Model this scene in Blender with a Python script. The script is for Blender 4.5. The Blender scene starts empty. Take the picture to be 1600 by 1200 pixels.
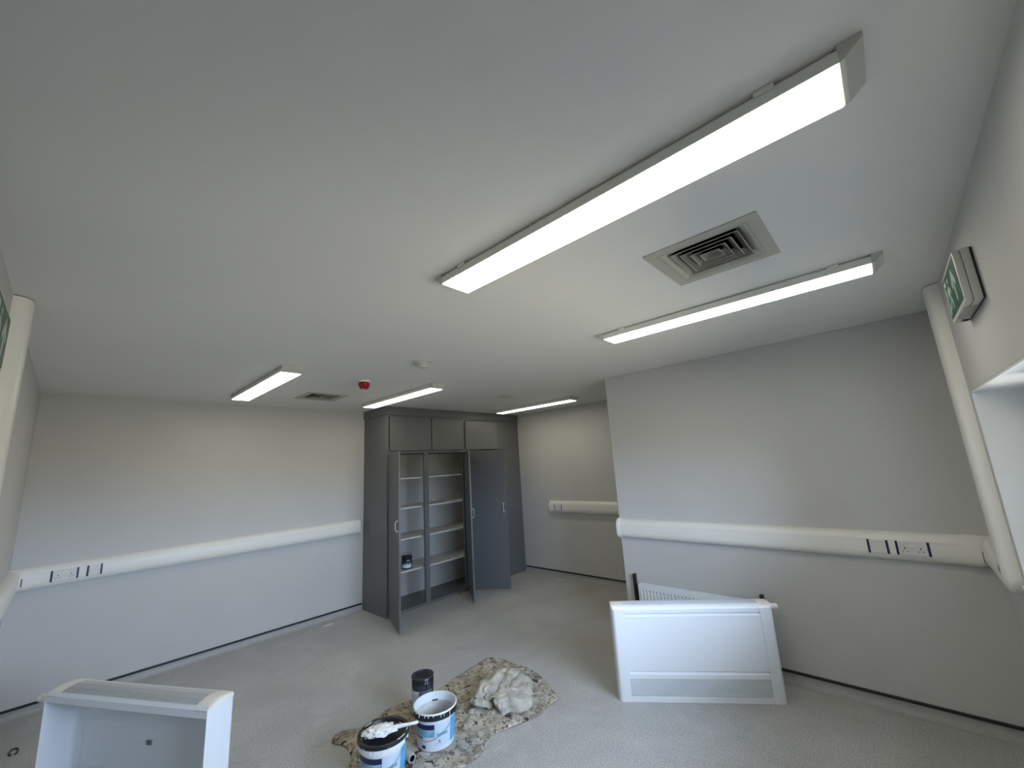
import bpy, bmesh, math, random
from mathutils import Vector, Matrix, noise
from mathutils.geometry import delaunay_2d_cdt
PI = math.pi
S = bpy.context.scene
C = S.collection
random.seed(4)

# ------------------------------------------------------------------ camera
f_px, yaw, pitch, roll = 630.256, 42.4431, 11.3335, -3.4474
cam = bpy.data.cameras.new('camera'); cam.sensor_width = 36; cam.lens = f_px/1600*36; cam.clip_start = .02
co = bpy.data.objects.new('camera', cam); C.objects.link(co)
y, p, r = [math.radians(v) for v in (yaw, pitch, roll)]
fw = Vector((-math.sin(y)*math.cos(p), math.cos(y)*math.cos(p), math.sin(p)))
rt = Vector((math.cos(y), math.sin(y), 0)); up = rt.cross(fw)
rt2 = rt*math.cos(r) + up*math.sin(r); up2 = -rt*math.sin(r) + up*math.cos(r)
M4 = Matrix((rt2, up2, -fw)).transposed().to_4x4(); M4.translation = Vector((0, 0, 1.725))
co.matrix_world = M4
S.camera = co

# ------------------------------------------------------------------ world, exposure
LAMP, SKY, EXPO = 10.3, 32.0, 0.0
S.view_settings.view_transform = 'Standard'; S.view_settings.look = 'None'
S.view_settings.gamma = 1; S.view_settings.use_curve_mapping = False
S.view_settings.exposure = EXPO
W = bpy.data.worlds.new('overcast_sky'); S.world = W; W.use_nodes = True
wn = W.node_tree.nodes; wl = W.node_tree.links
bg = wn['Background']
tc = wn.new('ShaderNodeTexCoord'); sx = wn.new('ShaderNodeSeparateXYZ'); cr = wn.new('ShaderNodeValToRGB')
mr = wn.new('ShaderNodeMapRange'); mr.inputs['From Min'].default_value = -1; mr.inputs['From Max'].default_value = 1
wl.new(tc.outputs['Generated'], sx.inputs[0]); wl.new(sx.outputs['Z'], mr.inputs['Value']); wl.new(mr.outputs[0], cr.inputs[0])
cr.color_ramp.elements[0].position = .485; cr.color_ramp.elements[0].color = (.255, .245, .205, 1)
cr.color_ramp.elements[1].position = .515; cr.color_ramp.elements[1].color = (.58, .74, 1.0, 1)
wl.new(cr.outputs[0], bg.inputs['Color']); bg.inputs['Strength'].default_value = SKY

# ------------------------------------------------------------------ room constants (metres)
X2, YR, YB, XL, Y0, H = .3423, 3.873, 5.325, -5.412, -.2527, 2.587
X1 = -2.172          # outer corner of the projecting wall
WY0, WY1, WZ0, WZ1 = .75, 3.152, 1.00, 1.961   # window opening in the right-hand wall

# window portal: samples the sky through the real opening
pl = bpy.data.lights.new('window_portal', 'AREA'); pl.shape = 'RECTANGLE'; pl.size = WZ1-WZ0; pl.size_y = WY1-WY0
pl.cycles.is_portal = True
po = bpy.data.objects.new('window_portal', pl); C.objects.link(po)
po.location = (X2+.27, (WY0+WY1)/2, (WZ0+WZ1)/2); po.rotation_euler = (0, PI/2, 0)
po.name = 'window_portal'; po['kind'] = 'helper'

# ------------------------------------------------------------------ materials
def mat(name, col, rough=.6, metal=0, spec=.5, noise_amt=0, noise_scale=8, bump=0, bump_scale=200, emit=None, emit_s=0):
    m = bpy.data.materials.new(name); m.use_nodes = True
    n = m.node_tree.nodes; l = m.node_tree.links; b = n['Principled BSDF']
    b.inputs['Base Color'].default_value = (*col, 1); b.inputs['Roughness'].default_value = rough
    b.inputs['Metallic'].default_value = metal; b.inputs['Specular IOR Level'].default_value = spec
    t = n.new('ShaderNodeTexCoord')
    if noise_amt:
        nt = n.new('ShaderNodeTexNoise'); nt.inputs['Scale'].default_value = noise_scale; nt.inputs['Detail'].default_value = 5
        l.new(t.outputs['Object'], nt.inputs['Vector'])
        r_ = n.new('ShaderNodeValToRGB'); a = 1-noise_amt; c_ = 1+noise_amt
        r_.color_ramp.elements[0].position = .3; r_.color_ramp.elements[1].position = .7
        r_.color_ramp.elements[0].color = (*[v*a for v in col], 1); r_.color_ramp.elements[1].color = (*[min(1, v*c_) for v in col], 1)
        l.new(nt.outputs['Fac'], r_.inputs[0]); l.new(r_.outputs[0], b.inputs['Base Color'])
    if bump:
        nb = n.new('ShaderNodeTexNoise'); nb.inputs['Scale'].default_value = bump_scale; nb.inputs['Detail'].default_value = 3
        l.new(t.outputs['Object'], nb.inputs['Vector'])
        bp = n.new('ShaderNodeBump'); bp.inputs['Strength'].default_value = bump; bp.inputs['Distance'].default_value = .002
        l.new(nb.outputs['Fac'], bp.inputs['Height']); l.new(bp.outputs[0], b.inputs['Normal'])
    if emit:
        b.inputs['Emission Color'].default_value = (*emit, 1); b.inputs['Emission Strength'].default_value = emit_s
    return m

def floor_material():
    m = mat('grey_speckled_vinyl', (.2, .2, .195), .42, spec=.4)
    n = m.node_tree.nodes; l = m.node_tree.links; b = n['Principled BSDF']
    t = n.new('ShaderNodeTexCoord')
    n1 = n.new('ShaderNodeTexNoise'); n1.inputs['Scale'].default_value = 130; n1.inputs['Detail'].default_value = 4
    n2 = n.new('ShaderNodeTexNoise'); n2.inputs['Scale'].default_value = 1.6; n2.inputs['Detail'].default_value = 7; n2.inputs['Roughness'].default_value = .62; n2.inputs['Distortion'].default_value = .6
    n3 = n.new('ShaderNodeTexNoise'); n3.inputs['Scale'].default_value = 5.0; n3.inputs['Detail'].default_value = 8; n3.inputs['Distortion'].default_value = 1.4
    for q in (n1, n2, n3): l.new(t.outputs['Object'], q.inputs['Vector'])
    r1 = n.new('ShaderNodeValToRGB'); r1.color_ramp.elements[0].position = .36; r1.color_ramp.elements[1].position = .64
    r1.color_ramp.elements[0].color = (.29, .292, .29, 1); r1.color_ramp.elements[1].color = (.55, .55, .535, 1)
    l.new(n1.outputs['Fac'], r1.inputs[0])
    r2 = n.new('ShaderNodeValToRGB'); r2.color_ramp.elements[0].position = .35; r2.color_ramp.elements[1].position = .7
    r2.color_ramp.elements[0].color = (.9, .9, .9, 1); r2.color_ramp.elements[1].color = (1.12, 1.12, 1.12, 1)
    l.new(n2.outputs['Fac'], r2.inputs[0])
    mx = n.new('ShaderNodeMixRGB'); mx.blend_type = 'MULTIPLY'; mx.inputs[0].default_value = 1
    l.new(r1.outputs[0], mx.inputs[1]); l.new(r2.outputs[0], mx.inputs[2])
    # plaster dust smears
    r3 = n.new('ShaderNodeValToRGB'); r3.color_ramp.elements[0].position = .58; r3.color_ramp.elements[1].position = .85
    r3.color_ramp.elements[0].color = (0, 0, 0, 1); r3.color_ramp.elements[1].color = (.38, .38, .38, 1)
    l.new(n3.outputs['Fac'], r3.inputs[0])
    m2 = n.new('ShaderNodeMixRGB'); m2.inputs[2].default_value = (.6, .6, .59, 1)
    l.new(r3.outputs[0], m2.inputs[0]); l.new(mx.outputs[0], m2.inputs[1]); l.new(m2.outputs[0], b.inputs['Base Color'])
    bp = n.new('ShaderNodeBump'); bp.inputs['Strength'].default_value = .25; bp.inputs['Distance'].default_value = .001
    l.new(n1.outputs['Fac'], bp.inputs['Height']); l.new(bp.outputs[0], b.inputs['Normal'])
    return m

def cloth_material():
    m = mat('paint_stained_cotton', (.5, .46, .38), .95, spec=.1)
    n = m.node_tree.nodes; l = m.node_tree.links; b = n['Principled BSDF']
    t = n.new('ShaderNodeTexCoord')
    def tex(scale, det, dist, p0, p1):
        q = n.new('ShaderNodeTexNoise'); q.inputs['Scale'].default_value = scale; q.inputs['Detail'].default_value = det; q.inputs['Distortion'].default_value = dist
        l.new(t.outputs['Object'], q.inputs['Vector'])
        rr = n.new('ShaderNodeMapRange'); rr.inputs['From Min'].default_value = p0; rr.inputs['From Max'].default_value = p1
        l.new(q.outputs['Fac'], rr.inputs['Value']); return rr.outputs[0]
    def mixc(fac, a, c2):
        x = n.new('ShaderNodeMixRGB'); l.new(fac, x.inputs[0])
        if isinstance(a, tuple): x.inputs[1].default_value = a
        else: l.new(a, x.inputs[1])
        x.inputs[2].default_value = c2; return x.outputs[0]
    c = mixc(tex(3.0, 4, .5, .40, .62), (.40, .385, .35, 1), (.43, .385, .29, 1))
    c = mixc(tex(8, 6, 1.6, .47, .66), c, (.24, .215, .18, 1))
    c = mixc(tex(38, 5, .8, .56, .62), c, (.15, .13, .11, 1))
    c = mixc(tex(21, 4, .5, .62, .66), c, (.055, .05, .047, 1))
    c = mixc(tex(11, 6, 2.0, .60, .70), c, (.56, .55, .52, 1))
    c = mixc(tex(55, 2, .2, .69, .72), c, (.13, .06, .04, 1))
    l.new(c, b.inputs['Base Color'])
    return m

def rag_material():
    m = mat('dusty_white_cotton', (.43, .405, .35), .95, spec=.1, noise_amt=.28, noise_scale=14, bump=.3, bump_scale=300)
    return m

def diffuser_material():
    m = mat('ribbed_light_diffuser', (.9, .9, .86), .5, emit=(1.0, .935, .76), emit_s=LAMP)
    n = m.node_tree.nodes; l = m.node_tree.links; b = n['Principled BSDF']
    t = n.new('ShaderNodeTexCoord'); w = n.new('ShaderNodeTexWave'); w.inputs['Scale'].default_value = 90; w.bands_direction = 'X'
    l.new(t.outputs['Object'], w.inputs['Vector'])
    bp = n.new('ShaderNodeBump'); bp.inputs['Strength'].default_value = .3; bp.inputs['Distance'].default_value = .001
    l.new(w.outputs['Fac'], bp.inputs['Height']); l.new(bp.outputs[0], b.inputs['Normal'])
    return m

def glass_material():
    m = bpy.data.materials.new('window_glass'); m.use_nodes = True
    n = m.node_tree.nodes; l = m.node_tree.links; n.remove(n['Principled BSDF'])
    tr = n.new('ShaderNodeBsdfTransparent'); gl = n.new('ShaderNodeBsdfGlossy'); gl.inputs['Roughness'].default_value = .02
    fr = n.new('ShaderNodeFresnel'); fr.inputs['IOR'].default_value = 1.45; mx = n.new('ShaderNodeMixShader')
    l.new(fr.outputs[0], mx.inputs[0]); l.new(tr.outputs[0], mx.inputs[1]); l.new(gl.outputs[0], mx.inputs[2])
    l.new(mx.outputs[0], n['Material Output'].inputs[0])
    return m

MT = dict(
    wall=mat('pale_grey_wall_paint', (.56, .56, .55), .75, spec=.25, noise_amt=.015, noise_scale=3, bump=.12, bump_scale=90),
    ceil=mat('white_ceiling_paint', (.78, .775, .745), .6, spec=.25, noise_amt=.012, noise_scale=2, bump=.06, bump_scale=60),
    reveal=mat('white_reveal_paint', (.72, .72, .70), .6, spec=.3),
    trunk=mat('white_pvc_trunking', (.80, .79, .745), .38, spec=.45),
    plate=mat('pale_socket_plate', (.70, .68, .67), .35),
    plastic=mat('white_plastic', (.82, .81, .78), .35),
    metalw=mat('white_powder_coated_steel', (.74, .77, .80), .38, spec=.4),
    grille=mat('silver_aluminium_grille', (.62, .64, .67), .5, metal=.25),
    capw=mat('cream_plastic_end_cap', (.80, .77, .72), .4),
    cove=mat('grey_vinyl_cove', (.36, .365, .36), .5, noise_amt=.04, noise_scale=20),
    black=mat('black_rubber_strip', (.012, .013, .016), .5),
    cab=mat('slate_grey_satin_paint', (.135, .14, .145), .38, spec=.5, noise_amt=.03, noise_scale=5),
    cabedge=mat('mid_grey_door_paint', (.115, .12, .13), .42, spec=.5),
    shelf=mat('white_melamine_shelf', (.62, .61, .58), .5),
    inner=mat('pale_cupboard_lining', (.42, .415, .39), .65),
    chrome=mat('brushed_steel_handle', (.66, .66, .66), .35, metal=.45),
    housing=mat('light_fitting_body', (.80, .80, .76), .45),
    beige=mat('beige_vent_enamel', (.46, .45, .385), .5),
    dark=mat('duct_void_and_louvre_shade', (.004, .004, .004), .95),
    navy=mat('navy_edge_strip', (.01, .012, .07), .4),
    red=mat('red_beacon_lens', (.32, .004, .008), .25),
    green=mat('green_sign_face', (.006, .085, .048), .4),
    signw=mat('white_sign_pictogram', (.42, .50, .44), .4),
    signbox=mat('off_white_sign_casing', (.56, .56, .52), .45),
    lens=mat('grey_lens_and_gap_shade', (.25, .25, .24), .3),
    bucket=mat('white_bucket_plastic', (.70, .76, .82), .4),
    bpaint=mat('grey_paint_residue', (.52, .53, .52), .5, noise_amt=.12, noise_scale=18),
    blackp=mat('black_bucket_plastic', (.012, .013, .017), .35),
    wpaint=mat('wet_white_paint', (.78, .78, .76), .3, spec=.6, noise_amt=.08, noise_scale=40),
    lnavy=mat('navy_label_print', (.012, .014, .075), .4),
    lpale=mat('pale_blue_label_print', (.56, .67, .80), .4),
    lteal=mat('teal_label_print', (.22, .45, .56), .4, noise_amt=.35, noise_scale=14),
    lcyan=mat('bright_blue_label_print', (.10, .42, .72), .4),
    lgrey=mat('grey_label_print', (.12, .15, .2), .5),
    tinmetal=mat('steel_tin', (.45, .46, .48), .3, metal=.9),
    wire=mat('wire_handle', (.25, .26, .28), .35, metal=.8),
    wood=mat('brown_wood_handle', (.09, .045, .03), .5, noise_amt=.2, noise_scale=30),
    card=mat('grey_roller_sleeve', (.42, .40, .36), .85),
    yellow=mat('yellow_plastic', (.6, .55, .05), .5),
    paper=mat('white_scrap', (.75, .75, .72), .8),
    orange=mat('orange_dry_paint', (.5, .2, .06), .6),
)
MT['floor'] = floor_material(); MT['cloth'] = cloth_material(); MT['rag'] = rag_material()
MT['diff'] = diffuser_material(); MT['glass'] = glass_material()

# ------------------------------------------------------------------ mesh helpers
class MB:
    def __init__(s): s.bm = bmesh.new()
    def box(s, a, b, bev=0, seg=2):
        t = bmesh.new(); bmesh.ops.create_cube(t, size=1)
        a = Vector(a); b = Vector(b); c = (a+b)/2; d = b-a
        for v in t.verts: v.co = Vector((v.co.x*abs(d.x)+c.x, v.co.y*abs(d.y)+c.y, v.co.z*abs(d.z)+c.z))
        if bev: bmesh.ops.bevel(t, geom=t.edges[:], offset=bev, segments=seg, affect='EDGES', profile=.5)
        s.add(t); return s
    def add(s, t, M=None):
        if M is not None: t.transform(M)
        me = bpy.data.meshes.new('tmp'); t.to_mesh(me); t.free(); s.bm.from_mesh(me); bpy.data.meshes.remove(me)
    def prism(s, prof, axis, a, b, bev=0):
        """closed 2D profile extruded along axis from a to b; profile coords fill the other two axes in order."""
        t = bmesh.new(); rings = []
        for q in (a, b):
            ring = []
            for u, v in prof:
                co_ = {0: (q, u, v), 1: (u, q, v), 2: (u, v, q)}[axis]
                ring.append(t.verts.new(co_))
            rings.append(ring)
        n = len(prof)
        t.faces.new(rings[0]); t.faces.new(rings[1][::-1])
        for i in range(n): t.faces.new((rings[0][i], rings[1][i], rings[1][(i+1) % n], rings[0][(i+1) % n]))
        bmesh.ops.recalc_face_normals(t, faces=t.faces[:])
        s.add(t); return s
    def lathe(s, prof, loc=(0, 0, 0), M=None, n=48, a0=0, a1=2*PI, close=False):
        t = bmesh.new(); full = abs(a1-a0-2*PI) < 1e-6; rings = []
        for i in range(n if full else n+1):
            a = a0+(a1-a0)*i/n
            rings.append([t.verts.new((r_*math.cos(a)+loc[0], r_*math.sin(a)+loc[1], z_+loc[2])) for r_, z_ in prof])
        m = len(rings)
        for i in range(m if full else m-1):
            A, B = rings[i], rings[(i+1) % m]
            for k in range(len(prof)-1): t.faces.new((A[k], B[k], B[k+1], A[k+1]))
            if close: t.faces.new((A[-1], B[-1], B[0], A[0]))
        bmesh.ops.remove_doubles(t, verts=t.verts[:], dist=1e-6)
        bmesh.ops.recalc_face_normals(t, faces=t.faces[:])
        s.add(t, M); return s
    def tube(s, pts, rad, n=8, cap=True):
        t = bmesh.new(); pts = [Vector(q) for q in pts]; rings = []; prev = None
        for i, q in enumerate(pts):
            d = (pts[min(i+1, len(pts)-1)]-pts[max(i-1, 0)]).normalized()
            if prev is None:
                u = d.cross(Vector((0, 0, 1)));
                if u.length < 1e-3: u = d.cross(Vector((1, 0, 0)))
                u.normalize()
            else: u = (prev-d*prev.dot(d)).normalized()
            prev = u; v = d.cross(u)
            rr = rad[i] if isinstance(rad, (list, tuple)) else rad
            rings.append([t.verts.new(q+rr*(math.cos(a)*u+math.sin(a)*v)) for a in [2*PI*k/n for k in range(n)]])
        for A, B in zip(rings, rings[1:]):
            for k in range(n): t.faces.new((A[k], A[(k+1) % n], B[(k+1) % n], B[k]))
        if cap: t.faces.new(rings[0][::-1]); t.faces.new(rings[-1])
        bmesh.ops.recalc_face_normals(t, faces=t.faces[:])
        s.add(t); return s
    def quad(s, *v):
        s.bm.faces.new([s.bm.verts.new(q) for q in v]); return s
    def build(s, name, m, parent=None, smooth=False, angle=35, loc=None, rot=None):
        me = bpy.data.meshes.new(name)
        if smooth:
            for f_ in s.bm.faces: f_.smooth = True
            for e in s.bm.edges:
                if len(e.link_faces) == 2 and e.calc_face_angle(0) > math.radians(angle): e.smooth = False
        s.bm.to_mesh(me); s.bm.free()
        o = bpy.data.objects.new(name, me); C.objects.link(o); me.materials.append(m)
        if parent is not None: o.parent = parent
        if loc is not None: o.location = loc
        if rot is not None: o.rotation_euler = rot
        return o

def thing(name, label, cat, loc=(0, 0, 0), rz=0, group=None):
    o = bpy.data.objects.new(name, None); C.objects.link(o); o.empty_display_size = .1
    o.location = loc; o.rotation_euler = (0, 0, rz); o['label'] = label; o['category'] = cat
    if group: o['group'] = group
    return o
def tag(o, label, cat, group=None):
    o['label'] = label; o['category'] = cat
    if group: o['group'] = group
    return o
def struct(o, label=None):
    o['kind'] = 'structure'
    if label: o['label'] = label
    return o
def dup(root, loc, rz, label):
    r_ = root.copy(); C.objects.link(r_); r_.location = loc; r_.rotation_euler = (0, 0, rz); r_['label'] = label
    for ch in list(root.children):
        c_ = ch.copy(); C.objects.link(c_); c_.parent = r_
        for g in ch.children:
            d_ = g.copy(); C.objects.link(d_); d_.parent = c_
    return r_

# ------------------------------------------------------------------ room shell
T = .3
struct(MB().box((XL-T, Y0-T, -.15), (X2+T, YB+T, 0)).build('floor', MT['floor']), 'speckled grey vinyl floor with dusty smears')
# ceiling with two square vent holes
VC = [(-.4345, 1.837, .220), (-4.502, 1.806, .215)]       # centre x, y, half size of the vent frames
hole = [(cx-.17, cx+.17, cy-.17, cy+.17) for cx, cy, _ in VC]
xs = sorted({XL-T, X2+T} | {v for h in hole for v in h[:2]}); ys = sorted({Y0-T, YB+T} | {v for h in hole for v in h[2:]})
cb = MB()
for i in range(len(xs)-1):
    for j in range(len(ys)-1):
        mx_, my_ = (xs[i]+xs[i+1])/2, (ys[j]+ys[j+1])/2
        if any(h[0] < mx_ < h[1] and h[2] < my_ < h[3] for h in hole): continue
        cb.quad((xs[i], ys[j], H), (xs[i], ys[j+1], H), (xs[i+1], ys[j+1], H), (xs[i+1], ys[j], H))
        cb.quad((xs[i], ys[j], H+.2), (xs[i+1], ys[j], H+.2), (xs[i+1], ys[j+1], H+.2), (xs[i], ys[j+1], H+.2))
for h in hole:
    cb.quad((h[0], h[2], H), (h[1], h[2], H), (h[1], h[2], H+.2), (h[0], h[2], H+.2)); cb.quad((h[0], h[3], H), (h[0], h[3], H+.2), (h[1], h[3], H+.2), (h[1], h[3], H))
    cb.quad((h[0], h[2], H), (h[0], h[2], H+.2), (h[0], h[3], H+.2), (h[0], h[3], H)); cb.quad((h[1], h[2], H), (h[1], h[3], H), (h[1], h[3], H+.2), (h[1], h[2], H+.2))
bmesh.ops.remove_doubles(cb.bm, verts=cb.bm.verts[:], dist=1e-5)
struct(cb.build('ceiling', MT['ceil']), 'plain white plastered ceiling')
struct(MB().box((XL-T, Y0-T, 0), (XL, YB+T, H)).build('wall_left', MT['wall']), 'long pale grey wall behind the cupboard')
struct(MB().box((XL, YB, 0), (X1+.1, YB+T, H)).build('wall_back', MT['wall']), 'pale grey wall beside the cupboard')
struct(MB().box((X1, YR, 0), (X2+T, YB+T, H), .004).build('wall_right', MT['wall']), 'pale grey projecting wall behind the radiator')
struct(MB().box((XL, Y0-T, 0), (X2+T, Y0, H)).build('wall_front', MT['wall']), 'pale grey wall with the exit sign at the left edge')
wb = MB()
wb.box((X2, Y0, 0), (X2+T, YR, WZ0)); wb.box((X2, Y0, WZ1), (X2+T, YR, H))
wb.box((X2, Y0, WZ0), (X2+T, WY0, WZ1)); wb.box((X2, WY1, WZ0), (X2+T, YR, WZ1))
struct(wb.build('wall_window', MT['wall']), 'pale grey wall with the window recess')

# window_1 in the right-hand wall
w1 = bpy.data.objects.new('window_1', None); C.objects.link(w1); w1.location = (X2+.22, (WY0+WY1)/2, WZ0); w1['kind'] = 'structure'; w1['label'] = 'white framed window in a deep white recess'
hw = (WY1-WY0)/2; hh = WZ1-WZ0
e = .003
MB().box((-.219, hw-.010, e), (0, hw-.0005, hh-.0005)).build('window_reveal', MT['reveal'], w1)
MB().box((-.219, -hw+.0005, e), (0, -hw+.010, hh-.0005)).build('window_reveal', MT['reveal'], w1)
MB().box((-.219, -hw+.011, hh-.010), (0, hw-.011, hh-.0005)).build('window_head', MT['reveal'], w1)
MB().box((-.150, -hw+.02, hh-.034), (-.02, hw-.75, hh-.0105), .004).build('blind_box', MT['reveal'], w1)
MB().box((-.235, -hw+.011, .001), (0, hw-.011, .022), .004).build('window_sill', MT['reveal'], w1)
wf = MB(); fwid = .05
wf.box((0, -hw+.01, .02), (.06, hw-.01, .02+fwid), .004); wf.box((0, -hw+.01, hh-.01-fwid), (.06, hw-.01, hh-.01), .004)
GE = hw-.26                                    # glazing ends here; an added solid panel shades the far jamb
for yy in (-hw+.01, (-hw+GE)/2-.03, GE-.06): wf.box((0, yy, .02), (.06, yy+.06, hh-.01), .004)
wf.build('window_frame', MT['plastic'], w1)
MB().box((.002, GE+.001, .0705), (.058, hw-.0105, hh-.0605), .003).build('side_panel', MT['reveal'], w1)  # added panel, keeps skylight off the far jamb
for a_, b_ in ((-hw+.07, (-hw+GE)/2-.03), ((-hw+GE)/2+.03, GE-.06)):
    MB().box((.028, a_+.001, .071), (.034, b_-.001, hh-.061)).build('pane', MT['glass'], w1)

# coved vinyl skirting with black capping strip
def skirting(name, axis, s0, s1, wallc, sgn):
    """cove profile running along axis; wallc = wall plane, sgn = direction into the room"""
    prof = [(0, 0)]
    for k in range(7):
        a = PI/2*k/6; prof.append((.045*(1-math.sin(a)) if k else .045, .045*(1-math.cos(a)) if k else .0008))
    prof = [(0, 0), (.05, 0), (.05, .0012)]+[(.05-.046*math.sin(PI/2*k/6), .0012+.046*(1-math.cos(PI/2*k/6))) for k in range(1, 7)]+[(.004, .066), (0, .066)]
    q = [(wallc+sgn*a_, z_) for a_, z_ in prof]
    o = MB().prism(q, axis, s0, s1).build(name, MT['cove'], smooth=True); struct(o, 'grey coved vinyl skirting')
    cap = [(0, .066), (.009, .066), (.009, .080), (.005, .084), (0, .084)]
    cpo = MB().prism([(wallc+sgn*a_, z_) for a_, z_ in cap], axis, s0, s1).build('capping_strip', MT['black'], o); cpo['label'] = 'thin black rubber capping strip'
    return o
skirting('baseboard_left', 1, Y0, 2.765, XL, 1)
skirting('baseboard_back', 0, XL+.62, X1, YB, -1)
skirting('baseboard_right', 0, X1-.009, X2, YR, -1)
skirting('baseboard_window', 1, Y0, YR-.05, X2, -1)
skirting('baseboard_front', 0, XL+.05, X2-.05, Y0, 1)

# ------------------------------------------------------------------ trunking
TD, TZ0, TZ1 = .058, .946, 1.128
def trunk_profile(z0=TZ0, z1=TZ1, d=TD):
    """half-oval trunking: (distance from wall, height)"""
    h = z1-z0; pts = [(0, z0), (d*.35, z0+.004), (d*.72, z0+.014), (d*.95, z0+.034), (d, z0+.052), (d, z1-.056), (d*.93, z1-.036), (d*.70, z1-.014), (d*.35, z1-.003), (0, z1)]
    return pts
def trunk_run(axis, wallc, sgn, a, b):
    return MB().prism([(wallc+sgn*u, v) for u, v in trunk_profile()], axis, a, b)
def end_cap(axis, wallc, sgn, a, b):
    pr = trunk_profile(TZ0-.004, TZ1+.004, TD+.004)
    return MB().prism([(wallc+sgn*u, v) for u, v in pr], axis, a, b)

def socket(parent, wallc, sgn, axis, s0, s1, double, flip=False):
    """accessory plate set in the flat of the trunking between s0 and s1 along axis"""
    d0 = wallc+sgn*(TD-.002); d1 = wallc+sgn*(TD+.006); zc = (TZ0+TZ1)/2-.003; h = .043
    def bx(mb, a, b, z0, z1, e0, e1, bev=.0012):
        lo = (min(e0, e1), max(e0, e1))
        if axis == 0: mb.box((min(a, b), lo[0], z0), (max(a, b), lo[1], z1), bev, 1)
        else: mb.box((lo[0], min(a, b), z0), (lo[1], max(a, b), z1), bev, 1)
        return mb
    pl_ = bx(MB(), s0+.012, s1-.012, zc-h, zc+h, d0, d1, .002).build('double_socket' if double else 'data_outlet', MT['plate'], parent)
    for a in (s0, s1-.012): 
        o = bx(MB(), a, a+.012, zc-h-.001, zc+h+.001, d0, wallc+sgn*(TD+.004)).build('edge_strip', MT['navy'], pl_); o['label'] = 'navy edge strip'
    e0 = d1-sgn*.001; e1 = d1+sgn*.0006
    w = s1-s0; hs = MB()
    if double:
        for c_ in (s0+w*.27, s0+w*.73):
            bx(hs, c_-.003, c_+.003, zc-.004, zc+.006, e0, e1, 0)
            for q in (-.011, .011): bx(hs, c_+q-.0035, c_+q+.0035, zc-.020, zc-.015, e0, e1, 0)
            bx(hs, c_-.031 if c_ < (s0+s1)/2 else c_+.026, c_-.027 if c_ < (s0+s1)/2 else c_+.030, zc-.003, zc+.001, e0, e1, 0)
        for q in (-.012, .003):
            k = bx(MB(), (s0+s1)/2+q, (s0+s1)/2+q+.010, zc+.010, zc+.032, e0, d1+sgn*.003, .001).build('rocker_switch', MT['trunk'], pl_)
    else:
        for q in (s0+.017, s1-.021): bx(hs, q, q+.004, zc-.002, zc+.002, e0, e1, 0)
        bx(MB(), (s0+s1)/2-.013, (s0+s1)/2+.013, zc-.028, zc-.018, e0, d1+sgn*.0015, .0005).build('label_window', MT['paper'], pl_)
    o = hs.build('pin_holes' if double else 'screw_heads', MT['black'], pl_); o['kind'] = 'stuff'
    return pl_

def cover_seams(parent, axis, wallc, sgn, a, b):
    mb = MB()
    for z in (TZ0+.050, TZ1-.054):
        p0, p1 = wallc+sgn*(TD-.001), wallc+sgn*(TD+.0007)
        if axis == 0: mb.box((a, min(p0, p1), z), (b, max(p0, p1), z+.0012))
        else: mb.box((min(p0, p1), a, z), (max(p0, p1), b, z+.0012))
    o = mb.build('cover_seam', MT['signbox'], parent); return o

tl = thing('dado_trunking', 'long white dado trunking with two sockets running along the left wall to the cupboard', 'trunking', (0, 0, 0), group='white dado trunking runs')
trunk_run(1, XL, 1, Y0+.075, 2.685).build('trunking_cover', MT['trunk'], tl, True)
end_cap(1, XL, 1, 2.680, 2.705).build('end_cap', MT['trunk'], tl, True)
end_cap(1, XL, 1, Y0+.075, Y0+.125).build('coupler', MT['trunk'], tl, True)
end_cap(1, XL, 1, Y0+.0005, Y0+.068).build('corner_elbow', MT['trunk'], tl, True)
trunk_run(1, XL, 1, Y0+.068, Y0+.075).build('joint', MT['trunk'], tl, True)
MB().box((XL+.03, Y0+.0685, TZ0+.045), (XL+TD+.0005, Y0+.0745, TZ0+.105)).build('joint_gap', MT['black'], tl)
cover_seams(tl, 1, XL, 1, Y0+.13, 2.67)
socket(tl, XL, 1, 1, -.026, .138, True); socket(tl, XL, 1, 1, .186, .283, False)

trr = thing('dado_trunking', 'long white dado trunking with two sockets on the projecting wall above the radiator', 'trunking', group='white dado trunking runs')
trunk_run(0, YR, -1, X1+.01, X2-.115).build('trunking_cover', MT['trunk'], trr, True)
end_cap(0, YR, -1, X1-.008, X1+.022).build('end_cap', MT['trunk'], trr, True)
end_cap(0, YR, -1, X2-.135, X2-.066).build('coupler', MT['trunk'], trr, True)
cover_seams(trr, 0, YR, -1, X1+.03, X2-.14)
trunk_run(0, YR, -1, X2-.066, X2-.0005).build('corner_elbow', MT['trunk'], trr, True)
MB().box((X2-.066, YR-TD-.001, TZ0+.035), (X2-.0625, YR-.02, TZ0+.095)).build('joint_gap', MT['black'], trr)
socket(trr, YR, -1, 0, -.252, -.143, False); socket(trr, YR, -1, 0, -.108, .056, True)

tb = thing('dado_trunking', 'short white dado trunking with one outlet on the back wall right of the cupboard', 'trunking', group='white dado trunking runs')
trunk_run(0, YB, -1, -4.16, X1-.0).build('trunking_cover', MT['trunk'], tb, True)
end_cap(0, YB, -1, -4.178, -4.148).build('end_cap', MT['trunk'], tb, True)
cover_seams(tb, 0, YB, -1, -4.12, X1)
socket(tb, YB, -1, 0, -4.075, -3.925, False)

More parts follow.
